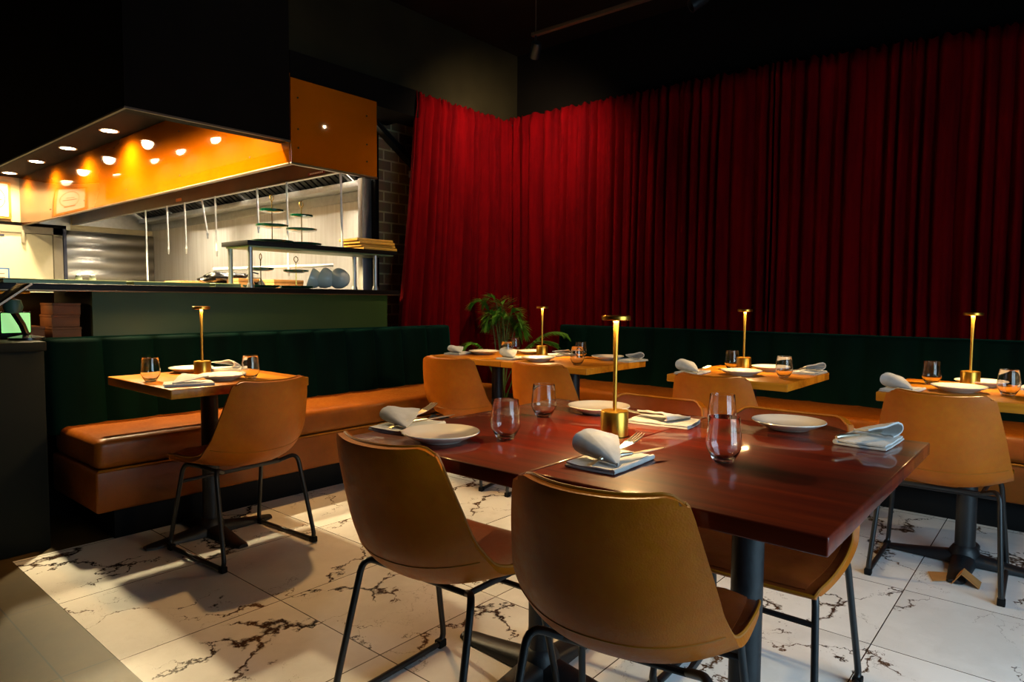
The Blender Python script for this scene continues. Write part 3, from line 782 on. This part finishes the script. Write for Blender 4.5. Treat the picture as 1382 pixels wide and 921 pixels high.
# ------------------------------------------------------------------ chairs
def make_chair():
    t = thing('dining_chair', '', 'chair', (0, 0, 0), 0, 'tan leather dining chairs')
    #        y      z     halfwidth  curl(forward/up)
    prof = [(-.262, .775, .162, .050, .010), (-.258, .750, .170, .052, .006), (-.243, .690, .185, .058, 0), (-.226, .620, .199, .068, 0), (-.212, .550, .210, .082, .002),
            (-.194, .490, .217, .094, .020), (-.160, .444, .221, .082, .042), (-.110, .416, .224, .05, .054), (-.04, .406, .226, .02, .048),
            (.04, .408, .228, 0, .034), (.12, .418, .229, 0, .018), (.185, .426, .228, 0, .008), (.226, .424, .222, 0, .004), (.240, .408, .214, 0, .004)]
    n = len(prof)
    def lerp(v, k):
        x = v * (n - 1); i = min(int(x), n - 2); fr = x - i
        # catmull
        g = lambda j: prof[max(0, min(n - 1, j))][k]
        a, b, c, d = g(i - 1), g(i), g(i + 1), g(i + 2)
        return .5 * (2 * b + (c - a) * fr + (2 * a - 5 * b + 4 * c - d) * fr ** 2 + (3 * b - a - 3 * c + d) * fr ** 3)
    def f(u, v):
        s = 2 * u - 1
        y, z, w_, cf, cu = (lerp(v, k) for k in range(5))
        e = abs(s) ** 2.4
        # rounded top corners
        drop = 0
        if v < .08: drop = (.022 * max(0, (abs(s) - .80) / .20) ** 2) * (1 - v / .08)
        return Vector((s * w_, y + cf * e, z + cu * e - drop))
    def nrm(u, v):
        e = 1e-3
        d1 = f(min(1, u + e), v) - f(max(0, u - e), v); d2 = f(u, min(1, v + e)) - f(u, max(0, v - e))
        n_ = d1.cross(d2).normalized()
        return n_ if n_.dot(Vector((0, .7, .7))) > 0 else -n_
    TH = .020
    nu, nv = 22, 40
    bm = bmesh.new()
    A = [[bm.verts.new(f(i / nu, j / nv)) for j in range(nv + 1)] for i in range(nu + 1)]
    B = [[bm.verts.new(f(i / nu, j / nv) - nrm(i / nu, j / nv) * TH) for j in range(nv + 1)] for i in range(nu + 1)]
    for i in range(nu):
        for j in range(nv):
            bm.faces.new((A[i][j], A[i + 1][j], A[i + 1][j + 1], A[i][j + 1])).material_index = 1
            bm.faces.new((B[i][j], B[i][j + 1], B[i + 1][j + 1], B[i + 1][j]))
    for i in range(nu):
        bm.faces.new((A[i][0], B[i][0], B[i + 1][0], A[i + 1][0])); bm.faces.new((A[i][nv], A[i + 1][nv], B[i + 1][nv], B[i][nv]))
    for j in range(nv):
        bm.faces.new((A[0][j], A[0][j + 1], B[0][j + 1], B[0][j])); bm.faces.new((A[nu][j], B[nu][j], B[nu][j + 1], A[nu][j + 1]))
    obj('bucket_shell', bm, ['chair_leather', 'seat_leather'], t, angle=50)
    # upholstered inner seat pad
    def pad(u, v):
        vv = .46 + .50 * v; uu = .06 + .88 * u
        p = f(uu, vv); h = .014 * (min(u, 1 - u, v, 1 - v) * 8 if min(u, 1 - u, v, 1 - v) < .125 else 1)
        return p + Vector((0, 0, .004 + h))
    obj('seat_pad', solid(grid(pad, 16, 18), .004), 'seat_leather', t, angle=60)
    rim = [f(u / 20, 0) for u in range(21)] + [f(1, v / 30) for v in range(1, 31)] + [f(1 - u / 20, 1) for u in range(1, 21)] + [f(0, 1 - v / 30) for v in range(1, 30)]
    obj('edge_piping', tube(rim, .0042, 6, closed=True), 'piping_leather', t)
    seam = [f(u / 40, .40) - nrm(u / 40, .40) * (TH + .0004) for u in range(1, 40)]
    obj('seam', tube(seam, .0016, 5), 'piping_leather', t)
    for sx in (-1, 1):
        pts = [(sx * .150, .09, .382), (sx * .192, .15, .396), (sx * .222, .232, .012), (sx * .222, -.215, .012), (sx * .198, -.120, .408), (sx * .140, -.07, .378)]
        obj('sled_leg', tube(rounded(pts, .045, 5), .0095, 10), 'black_metal', t)
        for y in (.215, -.2):
            obj('foot_cap', box((sx * .222 - .013, y - .016, 0), (sx * .222 + .013, y + .016, .026), .004), 'rubber', t)
    obj('seat_rail', tube([(-.150, .09, .380), (-.140, -.07, .376), (.140, -.07, .376), (.150, .09, .380)], .009, 8), 'black_metal', t)
    obj('cross_bar', tube([(-.194, .170, .31), (.194, .170, .31)], .008, 8), 'black_metal', t)
    return t
chair0 = make_chair()
CH = {}
used = [0]
def chair(x, y, rz, label):
    rz = math.radians(rz)
    if not used[0]:
        used[0] = 1; chair0.location = (x, y, 0); chair0.rotation_euler.z = rz; chair0['label'] = label
    else: copy_tree(chair0, (x, y, 0), rz, label)
# facing: 0 = +Y (counter), -90 = +X (curtain wall), 90 = -X (camera side)
chair(1.48, 2.83, 4, 'tan leather chair alone at the table before the counter banquette')
chair(1.249, 1.289, -87, 'tan leather chair at the front dark table, nearer the counter, back to the viewer')
chair(1.262, .712, -80, 'tan leather chair at the front dark table, nearest of all, back to the viewer')
chair(1.90, 1.11, 92, 'tan leather chair tucked behind the brass lamp on the far side of the front table')
chair(1.905, .665, 90, 'tan leather chair across the front table from the nearest chair, seat showing below')
chair(2.98, 2.88, -78, 'tan leather chair at the long corner table, end nearest the counter banquette')
chair(3.06, 2.225, -86, 'tan leather chair at the long corner table, end away from the plant')
chair(3.19, 1.305, -86, 'tan leather chair at the single amber table next to the corner table')
chair(3.215, .394, -88.5, 'tan leather chair at the amber table farthest along the curtain')

# ------------------------------------------------------------------ tables
def make_table(wx, wy, th, mat, base_r, label, name, group, loc, H_=.75):
    t = thing(name, label, 'table', loc, 0, group)
    obj('tabletop', box((-wx / 2, -wy / 2, H_ - th), (wx / 2, wy / 2, H_), .004, 3), mat, t, angle=30)
    obj('mounting_plate', box((-.16, -.16, H_ - th - .012), (.16, .16, H_ - th - .0005), .003), 'cast_iron', t)
    obj('column', tube([(0, 0, .06), (0, 0, H_ - th - .012)], .038, 20), 'cast_iron', t)
    bm = bmesh.new()
    for k in range(4):
        a = k * PI / 2
        R = Matrix.Rotation(a, 4, 'Z')
        def f(u, v):
            x = .03 + (base_r - .03) * u
            hw = .048 - .016 * u; hgt = .036 * (1 - u) ** 1.2 + .019
            if u > .97: hw *= .7
            ang = v * PI
            return R @ Vector((x, hw * math.cos(ang), max(.004, hgt * math.sin(ang) ** .6)))
        grid(f, 10, 10, bm)
        pts = [f(1, j / 10) for j in range(11)]
        bm.faces.new([bm.verts.new(p) for p in pts])
        add_lathe(bm, [(0, 0), (.017, 0), (.017, .012), (0, .012)], 10, tuple(R @ Vector((base_r - .03, 0, 0))))
    obj('cross_base', bm, 'cast_iron', t)
    obj('collar', lathe([(.0, .03), (.060, .03), (.056, .055), (.044, .075), (.039, .08), (0, .08)], 20), 'cast_iron', t)
    return t
make_table(.63, .685, .04, 'amber_wood', .30, 'amber wood table before the counter banquette', 'dining_table', 'single amber tables', (1.462, 3.105, 0))
make_table(.66, .625, .038, 'amber_wood', .29, 'amber wood table in the corner pair, half away from the plant', 'dining_table', 'corner pair of tables', (3.365, 2.347, 0))
make_table(.66, .625, .038, 'amber_wood', .29, 'amber wood table in the corner pair, half nearest the plant', 'dining_table', 'corner pair of tables', (3.365, 2.975, 0))
make_table(.665, .60, .038, 'amber_wood', .29, 'amber wood table for two, middle one along the curtain banquette', 'dining_table', 'single amber tables', (3.43, 1.285, 0))
make_table(.665, .60, .038, 'amber_wood', .29, 'amber wood table for two, farthest along the curtain banquette', 'dining_table', 'single amber tables', (3.42, .325, 0))
make_table(.95, .605, .034, 'dark_wood', .32, 'dark glossy red-brown table in front, half nearest the viewer', 'dining_table', 'front pair of dark tables', (1.585, .585, 0))
make_table(.95, .60, .034, 'dark_wood', .32, 'dark glossy red-brown table in front, half carrying the brass lamp', 'dining_table', 'front pair of dark tables', (1.552, 1.191, 0))
TZ = .7503

# folded cardboard under the foot of the last table
t = thing('cardboard_wedge', 'torn piece of cardboard wedged against the cast iron table foot', 'cardboard', (3.16, .335, 0.0))
bm = bmesh.new()
for pts in ([(-.06, .06, .002), (.03, .09, .004), (.05, .02, .012), (-.03, .02, .004)], [(-.03, -.09, .002), (.05, -.09, .003), (.05, -.03, .045), (-.04, -.03, .05)], [(-.04, -.03, .05), (.05, -.03, .045), (.04, .0, .004), (-.04, .0, .003)]):
    quad(bm, pts)
obj('flap', solid(bm, .003), 'cardboard', t, smooth=False)

# ------------------------------------------------------------------ table lamps
def make_lamp(label, loc, e=8):
    t = thing('table_lamp', label, 'lamp', loc, 0, 'slim brass table lamps')
    obj('base', lathe([(0, 0), (.036, 0), (.038, .002), (.038, .066), (.036, .069), (.008, .070), (0, .070)], 40), 'brass', t)
    obj('pole', lathe([(.0055, .070), (.0058, .20), (.0075, .315)], 16), 'brass', t)
    obj('head', lathe([(0, .330), (.037, .330), (.039, .328), (.039, .319), (.037, .317), (.0305, .317), (.0305, .320), (0, .320)], 40), 'brass', t)
    obj('diffuser', lathe([(.0078, .3195), (.0300, .3195), (.0300, .3172), (.0078, .3172), (.0078, .3195)], 32), 'lamp_glow', t)
    light('bulb', 'AREA', (0, 0, .3165), e, (1.0, .64, .26), t, shape='DISK', size=.058)
    return t
make_lamp('slim brass table lamp on the dark front table', (1.571, .958, TZ))
make_lamp('slim brass table lamp on the table before the counter banquette', (1.47, 3.185, TZ))
make_lamp('slim brass table lamp on the corner table by the plant', (3.50, 2.70, TZ))
make_lamp('slim brass table lamp on the middle table along the curtain', (3.575, 1.372, TZ))
make_lamp('slim brass table lamp on the farthest table along the curtain', (3.575, .350, TZ))

# ------------------------------------------------------------------ tableware
def make_glass():
    out = [(0, 0), (.0205, 0), (.0225, .0015), (.0315, .017), (.0388, .031), (.0405, .039), (.0398, .050), (.0372, .076), (.0345, .104)]
    inn = [(.0334, .104), (.0361, .076), (.0387, .050), (.0393, .040), (.0377, .032), (.0300, .0185), (.020, .0085), (0, .0070)]
    bm = lathe(out + [(.0343, .1050), (.0336, .1050)] + inn, 48)
    return bm
g0 = [None]
def glass(x, y, label):
    if g0[0] is None:
        g0[0] = single('drinking_glass', make_glass(), 'clear_glass', label, 'glass', (x, y, TZ), 0, 'stemless glasses', angle=70)
    else: copy_tree(g0[0], (x, y, TZ), random.random() * 3, label)
glass(1.335, 1.15, 'empty stemless glass beside the plate on the front table, nearest the counter side')
glass(1.67, 1.279, 'empty stemless glass before the far plate on the front table')
glass(1.482, .610, 'empty stemless glass nearest the viewer on the front table')
glass(1.840, .765, 'empty stemless glass directly behind the nearest glass on the front table')
glass(1.208, 3.115, 'empty stemless glass on the counter table, near its outer edge')
glass(1.560, 2.90, 'empty stemless glass on the counter table, beside the chair')
glass(3.205, 2.755, 'empty stemless glass on the corner table between plate and folded napkin')
glass(3.60, 3.02, 'empty stemless glass on the corner table in front of the plant')
glass(3.16, 2.182, 'empty stemless glass near the front corner of the corner table')
glass(3.56, 2.43, 'empty stemless glass just behind another on the corner table')
glass(3.545, 1.425, 'empty stemless glass beside the lamp on the middle curtain table')
glass(3.345, 1.083, 'empty stemless glass near the side edge of the middle curtain table')
glass(3.56, .495, 'empty stemless glass beside the napkin on the farthest curtain table')
glass(3.335, .197, 'empty stemless glass on the farthest curtain table, on the lamp side')
p0 = [None]
def plate(x, y, label, s=1):
    if p0[0] is None:
        prof = [(0, .0), (.056, 0), (.058, .003), (.075, .009), (.0985, .0205), (.1025, .0235), (.1015, .0258), (.098, .0250), (.076, .0140), (.060, .0092), (.0, .0085)]
        p0[0] = single('dinner_plate', lathe(prof, 56), 'ceramic', label, 'plate', (x, y, TZ), 0, 'round white plates', angle=60)
    else: copy_tree(p0[0], (x, y, TZ), 0, label)
plate(1.205, 1.262, 'round white plate on the front table before the chair nearer the counter')
plate(1.86, 1.195, 'round white plate on the front table behind the brass lamp')
plate(2.00, .630, 'round white plate on the front table beside the far napkin with knife')
plate(1.455, 2.955, 'round white plate on the counter table on the chair side')
plate(1.495, 3.36, 'round white plate on the counter table on the bench side')
plate(3.34, 3.08, 'round white plate on the corner table at the end near the plant')
plate(3.20, 2.50, 'round white plate on the corner table behind the chair back')
plate(3.58, 2.24, 'round white plate on the corner table beside the two glasses')
plate(3.595, 2.86, 'round white plate on the corner table mostly hidden by the lamp')
plate(3.32, 1.285, 'round white plate on the middle curtain table on the chair side')
plate(3.64, 1.245, 'round white plate on the middle curtain table on the bench side')
plate(3.34, .365, 'round white plate on the farthest curtain table on the chair side')
plate(3.64, .315, 'round white plate on the farthest curtain table on the bench side')

def make_napkin(v, flat=1.0, roll=1.0):
    """folded linen: a doubled base and a corner rolled over it; local +x along the long side"""
    t = thing('napkin', '', 'napkin', (0, 0, 0), 0, 'folded grey linen napkins')
    rnd = random.Random(v)
    def layer(z, sx, sy, ox, oy, wob):
        def f(u, w_):
            a = 2 * u - 1; b = 2 * w_ - 1
            x = ox + a * sx * (1 - .03 * b * b); y = oy + b * sy * (1 - .03 * a * a)
            return Vector((x, y, z + wob * noise.noise(Vector((x * 22 + v, y * 22, z * 90)))+ .004 * max(0, a) * wob * 80))
        bm = grid(f, 14, 10); solid(bm, .004)
        return bm
    base = layer(.0045, .098, .062, 0, 0, .0012)
    bm2 = layer(.0105, .094, .058, -.002, .001, .003)
    me = bpy.data.meshes.new('tmp'); bm2.to_mesh(me); bm2.free(); base.from_mesh(me); bpy.data.meshes.remove(me)
    # front fold edge joins both layers
    add_tube(base, [(-.094, -.060, .0065), (0, -.062, .007), (.094, -.060, .0065)], .0062, 8)
    obj('folded_base', base, 'linen', t, angle=70)
    # rolled-over corner: a flattened cone, apex towards the front, open mouth at the back left
    apex = Vector((-.066, -.057, .016)); mouth = Vector((-.022, .050, .017))
    ax = mouth - apex; L = ax.length; axn = ax.normalized()
    side = Vector((0, 0, 1)).cross(axn).normalized(); upv = axn.cross(side)
    if upv.z < 0: upv = -upv
    def f(u, w_):
        g = u ** .8
        hgt = .050 * roll * g * (1 + .08 * noise.noise(Vector((u * 3, w_ * 2, v)))); lip = (.020 + .072 * flat) * g
        c = apex + axn * (L * u)
        if w_ < .5:                                  # the soft loop along the fold
            an = math.radians(-90 + 180 * w_ / .5)
            sx = math.cos(an) * hgt * .62; z = hgt * (.5 + .5 * math.sin(an))
        else:                                        # the sheet lying over the cutlery
            q = (w_ - .5) / .5
            sx = -lip * q; z = hgt * (1 - .34 * q ** 2 + .05 * math.sin(q * 5 + v))
        p = c + side * sx + axn * (.012 * g * math.sin(w_ * PI))
        p.z = .0155 + z + .003 * noise.noise(Vector((u * 7, w_ * 5, v * 3))) * g
        return p
    obj('rolled_corner', solid(grid(f, 16, 28), .0045), 'linen', t, angle=80)
    return t
N0 = [make_napkin(1, 1.0, 1.1), make_napkin(2, 1.1, .85), make_napkin(3, 1.25, .55)]
nused = set()
def napkin(k, x, y, rz, label):
    rz = math.radians(rz)
    if k not in nused:
        nused.add(k); o = N0[k]; o.location = (x, y, TZ); o.rotation_euler.z = rz; o['label'] = label
    else: o = copy_tree(N0[k], (x, y, TZ), rz, label)
    return o
napkin(0, 1.295, .800, 2, 'grey napkin folded with a fork in it, nearest the viewer on the front table')
napkin(1, 1.262, 1.462, 6, 'grey napkin with fork and knife at the counter end of the front table')
napkin(2, 1.83, .945, 98, 'grey napkin with a fork, behind the brass lamp on the front table')
napkin(1, 1.955, .405, 178, 'grey napkin holding a knife at the far end of the front table')
napkin(2, 1.268, 2.875, -20, 'grey napkin on the counter table, on the outer near edge')
napkin(1, 1.66, 3.33, 150, 'grey napkin on the counter table beside the bench-side plate')
napkin(1, 3.24, 3.215, 10, 'grey napkin at the end of the corner table nearest the counter banquette')
napkin(0, 3.20, 2.70, 0, 'pale napkin standing open in the middle of the corner table')
napkin(2, 3.62, 2.64, 170, 'flat napkin lying beside the lamp on the corner table')
napkin(1, 3.60, 2.085, 172, 'grey napkin at the far side edge of the corner table')
napkin(0, 3.21, 1.50, 4, 'grey napkin propped at the chair corner of the middle curtain table')
napkin(1, 3.655, 1.055, 176, 'grey napkin at the bench corner of the middle curtain table')
napkin(0, 3.20, .550, -6, 'grey napkin bulging at the chair corner of the farthest curtain table')
napkin(1, 3.66, .105, 176, 'grey napkin at the bench corner of the farthest curtain table')

def make_fork():
    t = thing('fork', '', 'fork', (0, 0, 0), 0, 'forks tucked in napkins')
    def f(u, w_):
        x = -.10 + .145 * u
        hw = .0062 - .0032 * math.sin(PI * min(1, u * 1.05)) if u < .72 else .003 + .0105 * ((u - .72) / .28) ** .7
        z = .0035 * math.sin(u * PI) + (.004 * ((u - .7) / .3) ** 2 if u > .7 else 0)
        return Vector((x, (2 * w_ - 1) * hw, z + .002))
    obj('handle', solid(grid(f, 20, 4), .0018), 'cutlery_steel', t)
    bm = bmesh.new()
    for k in range(4):
        y = (k - 1.5) * .0072
        add_tube(bm, [(.043, y, .0062), (.058, y, .0058), (.075, y, .0085), (.088, y, .0125)], [.0023, .0021, .0018, .0010], 6)
    obj('tines', bm, 'cutlery_steel', t)
    return t
def make_knife():
    t = thing('knife', '', 'knife', (0, 0, 0), 0, 'knives tucked in napkins')
    obj('handle', tube([(-.10, 0, .005), (-.09, 0, .006), (-.03, 0, .0055), (-.005, 0, .0045)], [.004, .0062, .0056, .0042], 10), 'cutlery_steel', t)
    def f(u, w_):
        x = -.006 + .105 * u
        lo = -.0065 * math.sin(min(1, (1 - u) * 3) * PI / 2) ** .8; hi = .0062 * min(1, .4 + u * 4)
        if u > .8: hi *= (1 - ((u - .8) / .2) ** 2 * .9)
        return Vector((x, lo + (hi - lo) * w_, .0045))
    obj('blade', solid(grid(f, 16, 4), .0012), 'cutlery_steel', t)
    return t
F0, K0 = make_fork(), make_knife()
cu = {'f': 0, 'k': 0}
def cutlery(kind, x, y, z, rz, tilt, label):
    src = F0 if kind == 'f' else K0
    e = (0, math.radians(-tilt), math.radians(rz))
    if not cu[kind]: cu[kind] = 1; o = src; o['label'] = label
    else: o = copy_tree(src, label=label)
    o.location = (x, y, TZ + z); o.rotation_euler = e
cutlery('f', 1.300, .782, .030, -8, 12, 'fork rising out of the napkin nearest the viewer')
cutlery('k', 1.325, .757, .0195, -16, 1, 'knife lying in the napkin nearest the viewer')
cutlery('f', 1.285, 1.455, .030, 4, 12, 'fork rising out of the napkin at the counter end of the front table')
cutlery('k', 1.310, 1.425, .0195, -6, 1, 'knife beside the fork at the counter end of the front table')
cutlery('f', 1.845, .985, .0175, 118, 2, 'fork lying in the napkin behind the brass lamp')
cutlery('k', 1.905, .418, .0215, -20, -1, 'knife in the napkin at the far end of the front table')
cutlery('f', 3.235, 1.47, .0175, -10, 4, 'fork in the propped napkin of the middle curtain table')
cutlery('k', 3.61, 1.09, .0175, 178, 1, 'knife in the bench corner napkin of the middle curtain table')

# ------------------------------------------------------------------ corner plant
def plant():
    t = thing('potted_palm', 'feathery green palm in a pot in the curtain corner', 'plant', (4.20, 3.66, 0))
    pt = obj('planter', lathe([(0, 0), (.12, 0), (.15, .30), (.155, .32), (.14, .32), (.135, .28), (0, .28)], 28), 'pot', t)
    obj('soil', lathe([(0, .285), (.13, .283), (0, .30)], 20), 'soil', t)
    rnd = random.Random(5)
    ud = Vector((math.cos(yaw), math.sin(yaw), 0)); sd = Vector((math.sin(yaw), -math.cos(yaw), 0))
    # (sideways, towards, top height, tip drop)
    fr = [(-.03, 0, 1.22, -.10, .10), (-.10, .02, 1.16, -.13, .06), (.05, -.02, 1.12, .08, .14), (.02, .03, 1.17, -.04, .12), (.07, .04, 1.06, .06, .20), (-.06, -.04, 1.10, -.06, .14),
          (.03, -.06, 1.04, -.07, .05), (.0, .05, 1.0, .06, .05), (.10, .0, .98, .07, .10), (-.04, .03, .98, -.05, .05),
          (.30, -.10, .90, .20, .04), (.22, .04, .84, .24, .08), (-.20, -.08, .84, -.12, .12), (-.16, -.24, .74, -.10, .10)]
    for side, tw, top, tipx, drop in fr:
        base = Vector((rnd.uniform(-.04, .04), rnd.uniform(-.04, .04), .29))
        mid = sd * side * .6 + ud * tw * .6 + Vector((0, 0, .29 + (top - .29) * .75))
        apex_ = sd * side + ud * tw + Vector((0, 0, top))
        tip = sd * (side + tipx) + ud * (tw * 1.2) + Vector((0, 0, top - drop))
        P = []
        ctrl = [base, mid, apex_, tip]
        for i in range(25):
            s = i / 24
            P.append(ctrl[0] * (1 - s) ** 3 + ctrl[1] * 3 * s * (1 - s) ** 2 + ctrl[2] * 3 * s * s * (1 - s) + ctrl[3] * s ** 3)
        fo = obj('frond', tube(P, [.006 - .005 * i / 24 for i in range(25)], 5), 'leaf_stem', t)
        bm = bmesh.new()
        for i in range(9, 25):
            for h in range(3):
                fr_ = i / 24
                p = P[i].lerp(P[min(24, i + 1)], h / 3)
                tg = (P[min(24, i + 1)] - P[i - 1]).normalized()
                for sg in (-1, 1):
                    sdv = tg.cross(Vector((0, 0, 1))).normalized() if abs(tg.z) < .95 else sd
                    ln = (.15 * math.sin(PI * min(1, (fr_ - .30) / .75)) ** .6 + .03) * rnd.uniform(.8, 1.1)
                    d = (tg * .75 + sdv * sg * .75 + Vector((rnd.uniform(-.15, .15), rnd.uniform(-.15, .15), -.12))).normalized()
                    w_ = d.cross(Vector((0, 0, 1))).normalized() * .0065
                    e1 = p + d * ln * .5 + Vector((0, 0, -.006)); e2 = p + d * ln + Vector((0, 0, -.035 - .02 * rnd.random()))
                    a = bm.verts.new(p); b1 = bm.verts.new(e1 + w_); b2 = bm.verts.new(e1 - w_); c = bm.verts.new(e2)
                    k = bm.verts.new(e1 + Vector((0, 0, .0015)))
                    bm.faces.new((a, b1, k)); bm.faces.new((a, k, b2)); bm.faces.new((b1, c, k)); bm.faces.new((k, c, b2))
        obj('leaflets', bm, 'leaf', fo, smooth=False)
plant()

# ------------------------------------------------------------------ ceiling fittings
t = thing('track_rail', 'thin dark rail hung below the ceiling near the curtain corner', 'rail', (0, 0, 0))
obj('rail_bar', box((3.80, .2, 3.0), (3.835, 3.06, 3.025), .003), 'pipe_paint', t)
for y in (3.03, 1.6, .3): obj('hanger_rod', tube([(3.818, y, 3.025), (3.818, y, CZ)], .004, 6), 'pipe_paint', t)
def spotlight(loc, target, label, e, size, blend=.5, col=(1.0, .74, .42), soft=.012):
    t = thing('spotlight', label, 'light', loc, 0, 'track spotlights')
    d = (Vector(target) - Vector(loc)).normalized()
    R = d.to_track_quat('-Z', 'Y').to_matrix().to_4x4()
    a = lathe([(0, .06), (.03, .058), (.036, .04), (.038, -.052), (.035, -.052), (.033, -.003), (0, -.003)], 20); bmesh.ops.transform(a, matrix=R, verts=a.verts)
    obj('can', a, 'black_metal', t)
    a = lathe([(0, .010), (.032, .010), (.032, .008), (0, .007)], 20); bmesh.ops.transform(a, matrix=R, verts=a.verts)
    obj('lens', a, 'spot_glow', t)
    obj('yoke', tube(rounded([(-.045, 0, 0), (-.045, 0, .055), (.045, 0, .055), (.045, 0, 0)], .02, 3), .004, 6), 'black_metal', t)
    obj('stem', tube([(0, 0, .055), (0, 0, 3.0 - loc[2] if loc[2] < 3.0 else .06)], .007, 8), 'black_metal', t)
    l = light('beam', 'SPOT', tuple(d * .08), e, col, t, spot_size=size, spot_blend=blend, shadow_soft_size=soft)
    l.rotation_euler = d.to_track_quat('-Z', 'Y').to_euler()
    return t
spotlight((3.818, 3.03, 2.90), (4.55, 3.95, 1.85), 'small spotlight under the rail end, aimed at the curtain corner', 120, math.radians(143), 1.0)
spotlight((3.818, 1.80, 2.90), (2.2, 3.9, 1.2), 'small spotlight along the rail, aimed at the kitchen counter', 10, math.radians(80), .6, soft=.032)
t = thing('conduit', 'thin brown conduit along the dark ceiling above the kitchen side', 'pipe', (0, 0, 0))
obj('pipe', tube([(1.93, 5.83, 3.0), (1.93, 9.9, 3.0)], .02, 10), 'pipe_paint', t)
# ceiling downlights of the dining room (above the frame)
def ceiling_spot(x, y, e, label, size=110, target=None):
    t = thing('ceiling_light', label, 'light', (x, y, CZ), 0, 'dining room downlights')
    obj('trim_ring', lathe([(0.05, 0), (0.065, 0), (0.065, -0.006), (0.05, -0.004), (0.05, 0)], 24), 'black_metal', t)
    obj('lens', lathe([(0, -0.001), (0.05, -0.001), (0.05, -0.004), (0, -0.005)], 24), 'spot_glow', t)
    light('bulb', 'SPOT', (0, 0, -0.02), e, (1.0, .52, .16), t, target=target, spot_size=math.radians(size), spot_blend=.6, shadow_soft_size=.05)
ceiling_spot(2.17, 3.5, 185, 'warm downlight in the dark ceiling above the counter table', 72, (1.5, 2.4, 0))
ceiling_spot(1.9, -.5, 42, 'warm downlight in the dark ceiling above the front table', 55, (3.15, .5, .4))

# ------------------------------------------------------------------ render settings the scene needs
SC.view_settings.view_transform = 'Standard'
SC.view_settings.look = 'None'
SC.view_settings.gamma = 1.0
SC.view_settings.use_curve_mapping = False
SC.view_settings.exposure = 0.0
SC.cycles.max_bounces = 10; SC.cycles.transmission_bounces = 10; SC.cycles.glossy_bounces = 6; SC.cycles.diffuse_bounces = 4
SC.cycles.sample_clamp_indirect = 6.0
SC.cycles.use_denoising = True
SC.cycles.denoiser = 'OPENIMAGEDENOISE'
